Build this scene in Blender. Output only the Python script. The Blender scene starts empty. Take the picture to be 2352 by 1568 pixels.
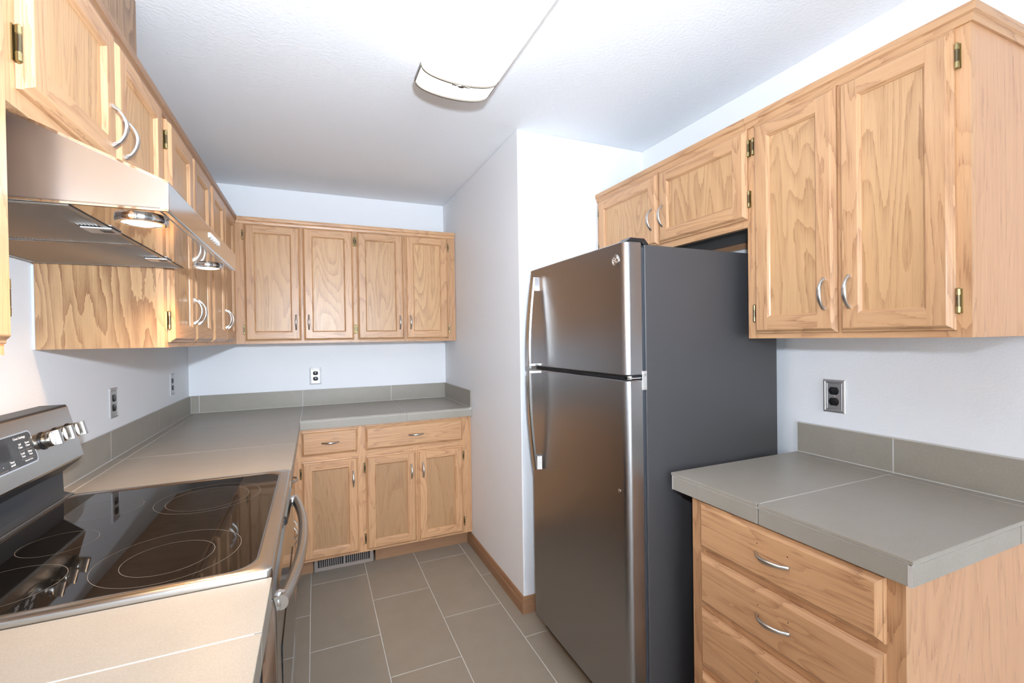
import bpy, math, random
from mathutils import Vector, Matrix
PI = math.pi
S = bpy.context.scene
COL = S.collection
random.seed(7)

# ------------------------------------------------------------------ camera
W_PX, F_PX = 2352.0, 1047.05
cam = bpy.data.cameras.new('camera'); co = bpy.data.objects.new('camera', cam); COL.objects.link(co)
cam.sensor_fit = 'HORIZONTAL'; cam.sensor_width = 36.0; cam.lens = 36.0 * F_PX / W_PX
cam.clip_start = 0.02
yaw, pitch, roll = math.radians(23.4097), math.radians(-0.4802), math.radians(-0.8421)
Rv = Vector((math.cos(yaw), -math.sin(yaw), 0)); Fv = Vector((math.sin(yaw), math.cos(yaw), 0)); Uv = Vector((0, 0, 1))
F2 = Fv * math.cos(pitch) + Uv * math.sin(pitch); U2 = Uv * math.cos(pitch) - Fv * math.sin(pitch)
R3 = Rv * math.cos(roll) + U2 * math.sin(roll); U3 = U2 * math.cos(roll) - Rv * math.sin(roll)
M = Matrix((R3, U3, -F2)).transposed().to_4x4(); M.translation = Vector((0.7459, -3.5097, 1.3840))
co.matrix_world = M
S.camera = co

# ------------------------------------------------------------------ light and exposure
vs = S.view_settings
S.display_settings.display_device = 'sRGB'
vs.view_transform = 'Standard'; vs.look = 'None'; vs.gamma = 1.0; vs.use_curve_mapping = False
vs.exposure = 0.16
FLASH_W, FLASH_COL = 184.0, (0.80, 0.92, 1.06)
SKY_STR, SKY_COL = 7.8, (0.90, 0.97, 1.05)
TUBE_STR, TUBE_COL = 2.0, (1.0, 0.99, 0.97)
PUCK_W, PUCK_COL = 2.9, (1.0, 0.60, 0.28)

world = bpy.data.worlds.new('daylight'); S.world = world; world.use_nodes = True
bg = world.node_tree.nodes['Background']
bg.inputs[0].default_value = (*SKY_COL, 1); bg.inputs[1].default_value = SKY_STR

# the photographer's flash gun, on the camera's hot shoe
fl = bpy.data.lights.new('camera_flash', 'SPOT'); fo = bpy.data.objects.new('camera_flash', fl); COL.objects.link(fo)
fl.energy = FLASH_W; fl.color = FLASH_COL; fl.shadow_soft_size = 0.03
fl.spot_size = math.radians(165); fl.spot_blend = 1.0
fo.location = (0.804, -3.52, 1.585)
fo.rotation_euler = (Vector((0.85, 0.0, 3.0)) - Vector(fo.location)).to_track_quat('-Z', 'Y').to_euler()

def area(name, loc, target, sx, sy, energy, color, portal=False, shape='RECTANGLE'):
    l = bpy.data.lights.new(name, 'AREA'); o = bpy.data.objects.new(name, l); COL.objects.link(o)
    l.shape = shape; l.size = sx; l.size_y = sy; l.energy = energy; l.color = color
    o.location = loc; o.rotation_euler = (Vector(target) - Vector(loc)).to_track_quat('-Z', 'Y').to_euler()
    if portal: l.cycles.is_portal = True
    return o
REAR = -6.2
area('window_daylight', (1.25, REAR - 0.02, 1.12), (1.25, 0, 1.12), 2.0, 1.96, 1, (1, 1, 1), portal=True)

# ------------------------------------------------------------------ materials
def srgb(r, g, b):
    f = lambda c: (c / 255.0 / 12.92) if c <= 10.3 else ((c / 255.0 + 0.055) / 1.055) ** 2.4
    return (f(r), f(g), f(b), 1.0)

class NT:
    def __init__(s, name):
        s.m = bpy.data.materials.new(name); s.m.use_nodes = True; s.t = s.m.node_tree
        s.b = s.t.nodes['Principled BSDF']
    def n(s, typ, **kw):
        nd = s.t.nodes.new(typ)
        for k, v in kw.items():
            if k.startswith('i_'):
                key = k[2:]
                nd.inputs[int(key) if key.isdigit() else key].default_value = v
            else: setattr(nd, k, v)
        return nd
    def l(s, a, b): s.t.links.new(a, b)
    def math(s, op, a, b=None, c=None):
        nd = s.n('ShaderNodeMath', operation=op)
        for i, v in enumerate((a, b, c)):
            if v is None: continue
            if isinstance(v, (int, float)): nd.inputs[i].default_value = v
            else: s.l(v, nd.inputs[i])
        return nd.outputs[0]
    def mix(s, fac, a, b):
        nd = s.n('ShaderNodeMix', data_type='RGBA')
        for i, v in ((0, fac), (6, a), (7, b)):
            if isinstance(v, (int, float, tuple)): nd.inputs[i].default_value = v
            else: s.l(v, nd.inputs[i])
        return nd.outputs[2]
    def ramp(s, fac, stops):
        nd = s.n('ShaderNodeValToRGB'); s.l(fac, nd.inputs[0]); cr = nd.color_ramp
        while len(cr.elements) < len(stops): cr.elements.new(0.5)
        for e, (p, c) in zip(cr.elements, stops): e.position = p; e.color = c
        return nd.outputs[0]
    def noise(s, vec, scale, detail=3, rough=0.5, dist=0.0):
        nd = s.n('ShaderNodeTexNoise'); s.l(vec, nd.inputs['Vector'])
        nd.inputs['Scale'].default_value = scale; nd.inputs['Detail'].default_value = detail
        nd.inputs['Roughness'].default_value = rough; nd.inputs['Distortion'].default_value = dist
        return nd.outputs[0]
    def coords(s, scale, jitter=True):
        tc = s.n('ShaderNodeTexCoord'); v = tc.outputs['Object']
        if jitter:
            oi = s.n('ShaderNodeObjectInfo'); r = s.math('MULTIPLY', oi.outputs['Random'], 37.0)
            add = s.n('ShaderNodeVectorMath', operation='ADD'); s.l(v, add.inputs[0])
            cx = s.n('ShaderNodeCombineXYZ'); s.l(r, cx.inputs[0]); s.l(r, cx.inputs[1]); s.l(r, cx.inputs[2])
            s.l(cx.outputs[0], add.inputs[1]); v = add.outputs[0]
        mp = s.n('ShaderNodeMapping'); s.l(v, mp.inputs[0]); mp.inputs['Scale'].default_value = scale
        return mp.outputs[0]
    def bump(s, h, strength, dist=0.002):
        nd = s.n('ShaderNodeBump'); s.l(h, nd.inputs['Height'])
        nd.inputs['Strength'].default_value = strength; nd.inputs['Distance'].default_value = dist
        s.l(nd.outputs[0], s.b.inputs['Normal'])
    def set(s, **kw):
        for k, v in kw.items():
            k = {'rough': 'Roughness', 'metal': 'Metallic', 'spec': 'Specular IOR Level', 'col': 'Base Color',
                 'aniso': 'Anisotropic', 'coat': 'Coat Weight', 'coatr': 'Coat Roughness', 'trans': 'Transmission Weight',
                 'ior': 'IOR', 'emc': 'Emission Color', 'ems': 'Emission Strength'}[k]
            if isinstance(v, bpy.types.NodeSocket): s.l(v, s.b.inputs[k])
            else: s.b.inputs[k].default_value = v
        return s.m

OAK_LIGHT, OAK_MID, OAK_LINE = srgb(208, 164, 119), srgb(192, 145, 100), srgb(140, 93, 58)
def oak(name, axis, rings, line=0.65, tint=1.0, coarse=1.0, sharp=3.5, hue=0.5, dark=None, jagged=0.55, along=0.9):
    """honey oak: contour (flat-sawn) figure along one axis, plus short dark pores"""
    t = NT(name)
    a = {'x': 0, 'y': 1, 'z': 2}[axis]
    s1 = [6.5 * coarse] * 3; s1[a] = along * coarse
    s2 = [330.0] * 3; s2[a] = 9.0
    s3 = [70.0] * 3; s3[a] = 1.2
    s4 = [46.0] * 3; s4[a] = 9.0
    n1 = t.noise(t.coords(s1), 1.0, 2.0, 0.5, 0.35)
    jag = t.noise(t.coords(s4), 1.0, 3, 0.7)
    fine = t.noise(t.coords(s2), 1.0, 2, 0.6)
    ph = t.math('FRACT', t.math('ADD', t.math('MULTIPLY', n1, rings), t.math('ADD', t.math('MULTIPLY', jag, jagged), t.math('MULTIPLY', fine, 0.30))))
    # dark porous early-wood line that fades into light late wood; its strength wanders
    ring = t.math('POWER', ph, sharp)
    n5 = t.noise(t.coords([3.0] * 3), 1.0, 2, 0.5)
    amt = t.math('MULTIPLY', t.ramp(n5, [(0.30, (0.35, 0.35, 0.35, 1)), (0.70, (1, 1, 1, 1))]), line)
    soft = t.noise(t.coords(s3), 1.0, 3, 0.6)
    pore = t.ramp(fine, [(0.54, (0, 0, 0, 1)), (0.66, (1, 1, 1, 1))])
    lt = tuple(min(1, c * tint) for c in OAK_LIGHT[:3]) + (1,)
    md = tuple(min(1, c * tint) for c in OAK_MID[:3]) + (1,)
    base = t.mix(soft, md, lt)
    c1 = t.mix(t.math('MULTIPLY', ring, amt), base, dark or OAK_LINE)
    c2 = t.mix(t.math('MULTIPLY', pore, t.math('ADD', t.math('MULTIPLY', ring, 0.45), 0.14)), c1, srgb(128, 82, 50))
    oi = t.n('ShaderNodeObjectInfo')
    hv = t.n('ShaderNodeHueSaturation'); t.l(c2, hv.inputs['Color'])
    t.l(t.math('ADD', t.math('MULTIPLY', oi.outputs['Random'], 0.14), 0.93), hv.inputs['Value'])
    hv.inputs['Hue'].default_value = hue; hv.inputs['Saturation'].default_value = 0.97
    t.bump(t.math('ADD', ring, pore), 0.10, 0.0006)
    return t.set(col=hv.outputs[0], rough=0.34, spec=0.5)

OAK_V = oak('oak_vertical', 'z', 16.0, 0.62, hue=0.498)
OAK_H = oak('oak_horizontal', 'x', 16.0, 0.62, hue=0.498)
OAK_D = oak('oak_depth', 'y', 16.0, 0.62, hue=0.498)
OAK_P = oak('oak_panel', 'z', 22.0, 0.62, 1.0, 0.8, 2.6, 0.503)
OAK_SIDE = oak('oak_plywood_side', 'z', 15.0, 1.0, 0.74, 1.35, 1.5, 0.504, srgb(104, 58, 34), 0.95, 0.85)
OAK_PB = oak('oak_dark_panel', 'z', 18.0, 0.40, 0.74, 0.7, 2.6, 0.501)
OAK_PALE = oak('oak_end_panel', 'z', 22.0, 0.28, 1.0, 0.7, 3.0, 0.494)
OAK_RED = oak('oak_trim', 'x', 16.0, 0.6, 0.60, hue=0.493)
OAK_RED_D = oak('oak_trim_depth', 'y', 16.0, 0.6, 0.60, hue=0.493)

def wallmat(name, col, scale, strength, rough=0.6):
    t = NT(name); v = t.coords((1, 1, 1), False)
    n = t.noise(v, scale, 3, 0.55)
    t.bump(n, strength, 0.004)
    return t.set(col=col, rough=rough, spec=0.3)
WALL = wallmat('white_wall_paint', srgb(237, 239, 242), 130, 0.16)
CEIL = wallmat('white_textured_ceiling', srgb(240, 242, 245), 85, 0.42, 0.8)

def tilemat(name, a, b, rough):
    t = NT(name); v = t.coords((1, 1, 1), False)
    n = t.noise(v, 9, 6, 0.65); g = t.noise(v, 420, 2, 0.6)
    c = t.mix(n, a, b)
    c = t.mix(t.ramp(g, [(0.42, (0, 0, 0, 1)), (0.75, (0.22, 0.22, 0.22, 1))]), c, srgb(196, 188, 178))
    t.bump(g, 0.08, 0.0004)
    return t.set(col=c, rough=rough, spec=0.45)
TILE_C = tilemat('grey_beige_counter_tile', srgb(144, 138, 127), srgb(160, 153, 142), 0.38)
TILE_F = tilemat('grey_beige_floor_tile', srgb(136, 126, 113), srgb(152, 142, 128), 0.48)
def plain(name, col, rough=0.5, metal=0.0, spec=0.5, **kw):
    t = NT(name); v = t.coords((1, 1, 1)); n = t.noise(v, 60, 3)
    d = tuple(c * 0.93 for c in col[:3]) + (1,)
    return t.set(col=t.mix(n, d, col), rough=rough, metal=metal, spec=spec, **kw)
GROUT = plain('pale_grout', srgb(206, 205, 202), 0.85, spec=0.2)
EDGE = plain('pale_tile_edge', srgb(200, 197, 192), 0.6)

def steel(name, col, rough, brush=None, strength=0.05, aniso=0.0):
    t = NT(name)
    if brush:
        sc = [900.0] * 3; sc[{'x': 0, 'y': 1, 'z': 2}[brush]] = 6.0
        n = t.noise(t.coords(sc), 1.0, 2, 0.6)
        t.bump(n, strength, 0.0004)
        r = t.math('ADD', t.math('MULTIPLY', n, 0.12), rough - 0.06)
        return t.set(col=col, rough=r, metal=1.0)
    return t.set(col=col, rough=rough, metal=1.0)
SS_DOOR = steel('brushed_stainless_door', (0.36, 0.355, 0.36, 1), 0.30)
SS_HOOD = steel('brushed_stainless_hood', (0.68, 0.66, 0.64, 1), 0.13)
SS_SIDE = steel('brushed_stainless_hood_end', (0.50, 0.50, 0.51, 1), 0.25)
SS_MIRROR = steel('polished_stainless_underside', (0.60, 0.56, 0.52, 1), 0.06)
SS_RANGE = steel('stainless_range_trim', (0.52, 0.50, 0.47, 1), 0.26)
SS_FRONT = steel('stainless_oven_front', (0.42, 0.40, 0.38, 1), 0.13)
KNOBM = steel('satin_chrome_knob', (0.50, 0.48, 0.45, 1), 0.20)
CHROME = steel('polished_chrome', (0.80, 0.80, 0.81, 1), 0.07)
NICKEL = steel('satin_nickel', (0.58, 0.56, 0.53, 1), 0.30)
BAND = steel('dark_nickel_band', (0.24, 0.22, 0.19, 1), 0.35)
BRASS = steel('antique_brass', (0.40, 0.335, 0.17, 1), 0.33)
BRASS_DK = steel('dark_brass_barrel', (0.16, 0.13, 0.08, 1), 0.30)
FILTER = steel('aluminium_filter_mesh', (0.36, 0.34, 0.31, 1), 0.42)
PLATE = steel('satin_nickel_plate', (0.62, 0.62, 0.63, 1), 0.48)
BLACK = plain('black_plastic', (0.012, 0.012, 0.014, 1), 0.25)
DARK = plain('black_void', (0.010, 0.010, 0.011, 1), 0.6)
GASKET = plain('dark_grey_gasket', (0.035, 0.042, 0.052, 1), 0.45)
FRIDGE_SIDE = plain('charcoal_enamel', (0.056, 0.054, 0.057, 1), 0.40, spec=0.4)
GLASS_BLK = plain('black_ceramic_glass', (0.006, 0.0055, 0.005, 1), 0.035, spec=0.55)
RINGM = plain('burner_ring_print', (0.15, 0.135, 0.12, 1), 0.35)
PANEL_GREY = plain('dark_display_glass', (0.035, 0.038, 0.042, 1), 0.18)
WHITE_PRINT = plain('white_print', (0.8, 0.8, 0.8, 1), 0.5)
WHITE_PL = plain('white_plastic', (0.8, 0.8, 0.8, 1), 0.35)
GREY_LAM = plain('grey_underside_board', (0.22, 0.218, 0.22, 1), 0.6)
VENT_T = plain('taupe_vent_enamel', srgb(150, 138, 130), 0.4)
CAULK = plain('white_caulk', srgb(205, 212, 218), 0.6)
def emis(name, col, st):
    t = NT(name); return t.set(col=(0.9, 0.9, 0.9, 1), emc=(*col, 1), ems=st, rough=0.4)
TUBE = emis('lit_white_acrylic', TUBE_COL, TUBE_STR)
PUCK = emis('lit_lamp_lens', (1.0, 0.86, 0.62), 9.0)
def glassmat():
    t = NT('window_glass'); return t.set(col=(1, 1, 1, 1), rough=0.0, trans=1.0, ior=1.01)
WGLASS = glassmat()

# ------------------------------------------------------------------ mesh helpers
class MB:
    def __init__(s): s.v, s.f, s.m, s.sl = [], [], [], []
    def mi(s, m):
        if m not in s.sl: s.sl.append(m)
        return s.sl.index(m)
    def face(s, pts, m):
        i = len(s.v); s.v += [tuple(p) for p in pts]; s.f.append(list(range(i, i + len(pts)))); s.m.append(s.mi(m))
    def box(s, x0, x1, y0, y1, z0, z1, m, mx=None, my=None, mz=None):
        i = len(s.v)
        s.v += [(x0, y0, z0), (x1, y0, z0), (x1, y1, z0), (x0, y1, z0), (x0, y0, z1), (x1, y0, z1), (x1, y1, z1), (x0, y1, z1)]
        for q, mm in (((0, 3, 2, 1), mz), ((4, 5, 6, 7), mz), ((0, 1, 5, 4), my), ((2, 3, 7, 6), my), ((1, 2, 6, 5), mx), ((3, 0, 4, 7), mx)):
            s.f.append([i + k for k in q]); s.m.append(s.mi(mm or m))
    def rings(s, rs, m, cap=True):
        n = len(rs[0]); i = len(s.v)
        for r in rs: s.v += [tuple(p) for p in r]
        k = s.mi(m)
        for a in range(len(rs) - 1):
            for b in range(n):
                c = (b + 1) % n
                s.f.append([i + a * n + b, i + a * n + c, i + (a + 1) * n + c, i + (a + 1) * n + b]); s.m.append(k)
        if cap:
            s.f.append([i + b for b in range(n)][::-1]); s.m.append(k)
            j = i + (len(rs) - 1) * n
            s.f.append([j + b for b in range(n)]); s.m.append(k)
    def prism(s, poly, ax, a0, a1, m, cap=True):
        """extrude a 2-D polygon along an axis; the polygon gives the other two coordinates in xyz order"""
        def P(p, t):
            l = list(p); l.insert('xyz'.index(ax), t); return tuple(l)
        s.rings([[P(p, a0) for p in poly], [P(p, a1) for p in poly]], m, cap)
    def lathe(s, prof, o, ax, m, n=24, cap=True):
        """prof: (radius, distance along axis)"""
        o = Vector(o); ax = Vector(ax).normalized()
        u = ax.orthogonal().normalized(); w = ax.cross(u)
        s.rings([[o + ax * t + (u * math.cos(2 * PI * k / n) + w * math.sin(2 * PI * k / n)) * r for k in range(n)] for r, t in prof], m, cap)
    def build(s, name, parent=None, loc=None, bevel=0, smooth=None, seg=2):
        me = bpy.data.meshes.new(name); me.from_pydata(s.v, [], s.f)
        for m in s.sl: me.materials.append(m)
        me.polygons.foreach_set('material_index', s.m)
        import bmesh
        b = bmesh.new(); b.from_mesh(me); bmesh.ops.remove_doubles(b, verts=b.verts, dist=1e-6)
        bmesh.ops.recalc_face_normals(b, faces=b.faces); b.to_mesh(me); b.free()
        if smooth:
            me.polygons.foreach_set('use_smooth', [True] * len(me.polygons)); me.set_sharp_from_angle(angle=math.radians(smooth))
        o = bpy.data.objects.new(name, me); COL.objects.link(o)
        if parent: o.parent = parent
        if loc: o.location = loc
        if bevel:
            md = o.modifiers.new('bevel', 'BEVEL'); md.width = bevel; md.segments = seg; md.limit_method = 'ANGLE'; md.angle_limit = math.radians(40)
            md.harden_normals = False
        return o

def empty(name, label, cat, loc=(0, 0, 0), rz=0, group=None):
    o = bpy.data.objects.new(name, None); COL.objects.link(o); o.location = loc; o.rotation_euler = (0, 0, rz)
    o.empty_display_size = 0.1
    o['label'] = label; o['category'] = cat
    if group: o['group'] = group
    return o
def tag(o, label, cat, group=None):
    o['label'] = label; o['category'] = cat
    if group: o['group'] = group
    return o
def struct(o): o['kind'] = 'structure'; return o
def text(s, size, loc, basis, mat, parent, name='lettering', align='CENTER'):
    cu = bpy.data.curves.new('lettering', 'FONT'); cu.body = s; cu.size = size; cu.align_x = align; cu.align_y = 'CENTER'
    cu.extrude = 0.0002
    to = bpy.data.objects.new('tmp', cu); COL.objects.link(to)
    bpy.context.view_layer.update()
    me = bpy.data.meshes.new_from_object(to.evaluated_get(bpy.context.evaluated_depsgraph_get()))
    bpy.data.objects.remove(to)
    me.materials.clear(); me.materials.append(mat)
    o = bpy.data.objects.new(name, me); COL.objects.link(o)
    X, Y = Vector(basis[0]).normalized(), Vector(basis[1]).normalized(); Z = X.cross(Y)
    m = Matrix((X, Y, Z)).transposed().to_4x4(); m.translation = Vector(loc)
    o.parent = parent; o.matrix_local = m
    return o

# ------------------------------------------------------------------ room
CH = 2.425
XP, YP, XR = 1.690, -1.432, 2.4716
def tiled_floor():
    mb = MB(); t0 = 0.704; g = 0.0035
    X0, X1, Y0, Y1 = -0.1, 4.6, -6.3, 0.1
    mb.face([(X0, Y0, -0.0012), (X1, Y0, -0.0012), (X1, Y1, -0.0012), (X0, Y1, -0.0012)], GROUT)
    mb.face([(X0, Y0, -0.06), (X0, Y1, -0.06), (X1, Y1, -0.06), (X1, Y0, -0.06)], GROUT)
    for i in range(-3, 13):
        xa, xb = t0 + 0.3037 * i, t0 + 0.3037 * (i + 1)
        off = -0.697 if i % 2 == 0 else -0.997
        for j in range(-2, 11):
            yb = off - 0.6045 * j; ya = yb - 0.6045
            a, b, c, d = max(xa + g / 2, X0), min(xb - g / 2, X1), max(ya + g / 2, Y0), min(yb - g / 2, Y1)
            if b <= a or d <= c: continue
            e = 0.001
            top = [(a + e, c + e, 0), (b - e, c + e, 0), (b - e, d - e, 0), (a + e, d - e, 0)]
            bot = [(a, c, -0.0012), (b, c, -0.0012), (b, d, -0.0012), (a, d, -0.0012)]
            mb.face(top, TILE_F)
            for k in range(4): mb.face([bot[k], bot[(k + 1) % 4], top[(k + 1) % 4], top[k]], TILE_F)
    return struct(mb.build('floor'))
tiled_floor()
def slab(name, *b, m=WALL):
    mb = MB(); mb.box(*b, m); return struct(mb.build(name))
slab('ceiling', -0.1, 4.6, REAR - 0.1, 0.1, CH, CH + 0.1, m=CEIL)
slab('wall_left', -0.1, 0, REAR - 0.1, 0.1, 0, CH)
slab('wall_back', 0, XP, 0, 0.1, 0, CH)
mb = MB(); mb.box(XP, 2.6, YP, 0.1, 0, CH, WALL); struct(mb.build('wall_pantry', bevel=0.006, seg=3))
slab('wall_right', XR, XR + 0.12, -3.75, YP, 0, CH)
slab('wall_dining', 4.5, 4.6, REAR - 0.1, -3.75, 0, CH)
slab('wall_dining_side', XR, 4.6, -3.75, -3.63, 0, CH)
# rear wall with the patio window that lets the daylight in
mb = MB()
WX0, WX1, WZ0, WZ1 = 0.25, 2.25, 0.14, 2.10
mb.box(0, WX0, REAR - 0.1, REAR, 0, CH, WALL); mb.box(WX1, 4.5, REAR - 0.1, REAR, 0, CH, WALL)
mb.box(WX0, WX1, REAR - 0.1, REAR, 0, WZ0, WALL); mb.box(WX0, WX1, REAR - 0.1, REAR, WZ1, CH, WALL)
struct(mb.build('wall_near'))
def window(name, loc, rz, w, h):
    win = bpy.data.objects.new(name, None); COL.objects.link(win); win.location = loc; win.rotation_euler = (0, 0, rz); win['kind'] = 'structure'
    mb = MB()
    for x in (0, w / 2 - 0.03, w - 0.06): mb.box(x, x + 0.06, -0.07, -0.02, 0, h, WHITE_PL)
    for z in (0, h - 0.06): mb.box(0, w, -0.07, -0.02, z, z + 0.06, WHITE_PL)
    mb.build('window_frame', win, bevel=0.004)
    for x in (0.06, w / 2 + 0.03):
        mb = MB(); mb.box(x, x + w / 2 - 0.09, -0.048, -0.042, 0.06, h - 0.06, WGLASS); mb.build('window_pane', win)
window('window_1', (WX0, REAR, WZ0), 0, WX1 - WX0, WZ1 - WZ0)

# baseboard along the pantry wall and round its corner
mb = MB()
prof = [(0, 0), (0.013, 0), (0.013, 0.048), (0.011, 0.056), (0.0085, 0.060), (0.0085, 0.070), (0.005, 0.080), (0, 0.083)]
ya = -0.53
rs = [[(XP - p, ya, z) for p, z in prof], [(XP - p, YP - p, z) for p, z in prof], [(2.30, YP - p, z) for p, z in prof]]
i0 = len(mb.f)
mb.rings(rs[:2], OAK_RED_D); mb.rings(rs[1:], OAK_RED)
struct(mb.build('baseboard_pantry'))

# ------------------------------------------------------------------ cabinet hardware
def handle(parent, loc, vertical=True):
    """bowed bar pull: thin pointed ends with triangular feet, flared middle"""
    mb = MB(); rs = []
    N = 22; L = 0.0485
    for i in range(N + 1):
        t = -1 + 2 * i / N
        yo = -(0.005 + 0.025 * (1 - abs(t) ** 2.1))
        w = 0.0030 + 0.0035 * (1 - abs(t) ** 1.6)
        thick = 0.0055
        a = abs(t)
        yi = yo + thick
        if a > 0.72: yi = yi + (0 - yi) * min(1, (a - 0.72) / 0.12)
        if a >= 0.84: yi = 0.0
        if a >= 0.80: w = max(w, 0.0048)
        pts = [(-w, yi), (-w * 0.9, yo + thick * 0.35), (-w * 0.45, yo), (w * 0.45, yo), (w * 0.9, yo + thick * 0.35), (w, yi)]
        rs.append([(p, y, t * L) if vertical else (t * L, y, p) for p, y in pts])
    mb.rings(rs, NICKEL)
    return mb.build('handle', parent, loc, smooth=50)

def hinge(parent, x, z, side):
    """brass barrel hinge beside the door edge; side -1 = barrel left of the door, in the door's own space"""
    mb = MB(); s = side; xb = x + s * 0.0052
    mb.box(min(x, x + s * 0.0105), max(x, x + s * 0.0105), -0.0022, -0.0002, z - 0.029, z + 0.029, BRASS)
    mb.lathe([(0.0018, -0.031), (0.0048, -0.028), (0.0050, -0.015), (0.0042, -0.0145), (0.0042, 0.0145), (0.0050, 0.015), (0.0048, 0.028), (0.0018, 0.031)],
             (xb, -0.0075, z), (0, 0, 1), BRASS, 14)
    mb.lathe([(0.00435, -0.0135), (0.00435, 0.0135)], (xb, -0.0078, z), (0, 0, 1), BRASS_DK, 14)
    return mb.build('hinge', parent, smooth=40)

def loops(mb, w, h, ls, mv, mh):
    for (i0, y0), (i1, y1) in zip(ls, ls[1:]):
        A = [(i0, y0, i0), (w - i0, y0, i0), (w - i0, y0, h - i0), (i0, y0, h - i0)]
        B = [(i1, y1, i1), (w - i1, y1, i1), (w - i1, y1, h - i1), (i1, y1, h - i1)]
        for k in range(4):
            mb.face([A[k], A[(k + 1) % 4], B[(k + 1) % 4], B[k]], (mh, mv, mh, mv)[k])
OUT = [(0, -0.0005), (0, -0.0075), (0.0015, -0.0092), (0.0045, -0.0100), (0.0065, -0.0122), (0.0095, -0.0165), (0.0118, -0.0188), (0.0135, -0.0195)]
def door(parent, x0, x1, z0, z1, hinge_side, hpos, hz=None, hinges=True, panel=None):
    w, h = x1 - x0, z1 - z0; mb = MB()
    loops(mb, w, h, OUT, OAK_V, OAK_H)
    a, b, y = 0.0135, 0.052, -0.0195
    for p, q in ((a, b), (w - b, w - a)): mb.face([(p, y, a), (q, y, a), (q, y, h - a), (p, y, h - a)], OAK_V)
    for p, q in ((a, b), (h - b, h - a)): mb.face([(b, y, p), (w - b, y, p), (w - b, y, q), (b, y, q)], OAK_H)
    ins = [(b, y), (b + 0.002, y + 0.0008), (b + 0.0055, y + 0.0055), (b + 0.008, y + 0.0075), (b + 0.0085, y + 0.0100)]
    loops(mb, w, h, ins, OAK_V, OAK_H)
    i, yy = ins[-1]
    mb.face([(i, yy, i), (w - i, yy, i), (w - i, yy, h - i), (i, yy, h - i)], panel or OAK_P)
    mb.face([(0, -0.0005, 0), (0, -0.0005, h), (w, -0.0005, h), (w, -0.0005, 0)], OAK_V)
    d = mb.build('door', parent, (x0, 0, z0))
    hx = w - 0.031 if hinge_side == 'L' else 0.031
    zc = (0.115 if hpos == 'low' else h - 0.120) if hz is None else hz - z0
    handle(d, (hx, -0.0193, zc))
    if hinges:
        x = 0 if hinge_side == 'L' else w; s = -1 if hinge_side == 'L' else 1
        hinge(d, x, 0.070, s); hinge(d, x, h - 0.068, s)
    return d
def drawer(parent, x0, x1, z0, z1, holes=False):
    w, h = x1 - x0, z1 - z0; mb = MB()
    ls = [(0, -0.0005), (0, -0.0075), (0.0015, -0.0092), (0.004, -0.0098), (0.006, -0.012), (0.012, -0.0185), (0.0145, -0.0195)]
    loops(mb, w, h, ls, OAK_V, OAK_H)
    i, y = ls[-1]
    mb.face([(i, y, i), (w - i, y, i), (w - i, y, h - i), (i, y, h - i)], OAK_H)
    mb.face([(0, -0.0005, 0), (0, -0.0005, h), (w, -0.0005, h), (w, -0.0005, 0)], OAK_H)
    d = mb.build('drawer', parent, (x0, 0, z0))
    handle(d, (w / 2, -0.0193, h / 2), vertical=False)
    if holes:
        for sx in (-1, 1):
            m2 = MB(); m2.lathe([(0.0016, 0), (0.0016, -0.0004)], (w / 2 + sx * 0.043, -0.0196, h / 2 + 0.027), (0, 1, 0), DARK, 10)
            m2.build('screw_hole', d)
    return d

def crown(parent, x0, x1, z1, end_r=None, end_l=None, depth=0.31, red=True):
    """two-step moulding along the cabinet's top front edge, returned along an exposed end"""
    pr = [(0.0, -0.040), (-0.006, -0.040), (-0.008, -0.030), (-0.008, -0.024), (-0.014, -0.020), (-0.015, -0.010), (-0.015, 0.0), (0.0, 0.0)]
    mb = MB(); mat = OAK_RED if red else OAK_H; matd = OAK_RED_D if red else OAK_D
    xe = lambda y: (x1 - y if end_r else x1)
    rs = [[(x0, y, z1 + z) for y, z in pr], [(xe(y), y, z1 + z) for y, z in pr]]
    mb.rings(rs, mat)
    if end_r: mb.rings([[(x1 - y, y, z1 + z) for y, z in pr], [(x1 - y, depth, z1 + z) for y, z in pr]], matd)
    mb.build('crown_trim', parent)

def face_frame(parent, w, z0, z1, stiles, rails):
    mb = MB(); mb.sl = []
    for a, b in stiles: mb.box(a, b, 0, 0.019, z0, z1, OAK_V)
    for a, b, c, d in rails: mb.box(a, b, 0.0002, 0.0188, c, d, OAK_H)
    return mb.build('face_frame', parent)

def wall_cabinet(label, loc, rz, w, z0, z1, depth, doors, stiles, cat='cabinet', group='oak wall cabinets', under=None, crown_kw=None, side=OAK_PALE, rail=0.038, body_w=None):
    c = empty('wall_cabinet', label, cat, loc, rz, group)
    mb = MB(); b0, b1 = body_w or (0.0, w)
    mb.box(b0, b1, 0.0192, depth, z0 + (0.014 if under else 0.0), z1 - 0.001, side, mz=under or OAK_D, my=OAK_V)
    if under:
        mb.box(0, w, depth - 0.02, depth - 0.001, z0 - 0.010, z0 + 0.014, OAK_RED)
        mb.box(0, 0.014, 0.0192, depth, z0, z0 + 0.014, side); mb.box(w - 0.014, w, 0.0192, depth, z0, z0 + 0.014, side)
    mb.build('body', c)
    r = []
    xs = sorted(stiles)
    for (a, b), (a2, b2) in zip(xs, xs[1:]): r += [(b, a2, z0, z0 + rail), (b, a2, z1 - 0.055, z1)]
    face_frame(c, w, z0, z1, stiles, r)
    if crown_kw is not None: crown(c, 0, w, z1 + 0.004, **crown_kw)
    for d in doors: door(c, *d)
    return c

ZU0, ZU1 = 1.369, 2.140
DB, DT = 1.386, 2.103       # wall door bottom and top
XF = 0.3116                 # depth of the wall cabinets
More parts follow.
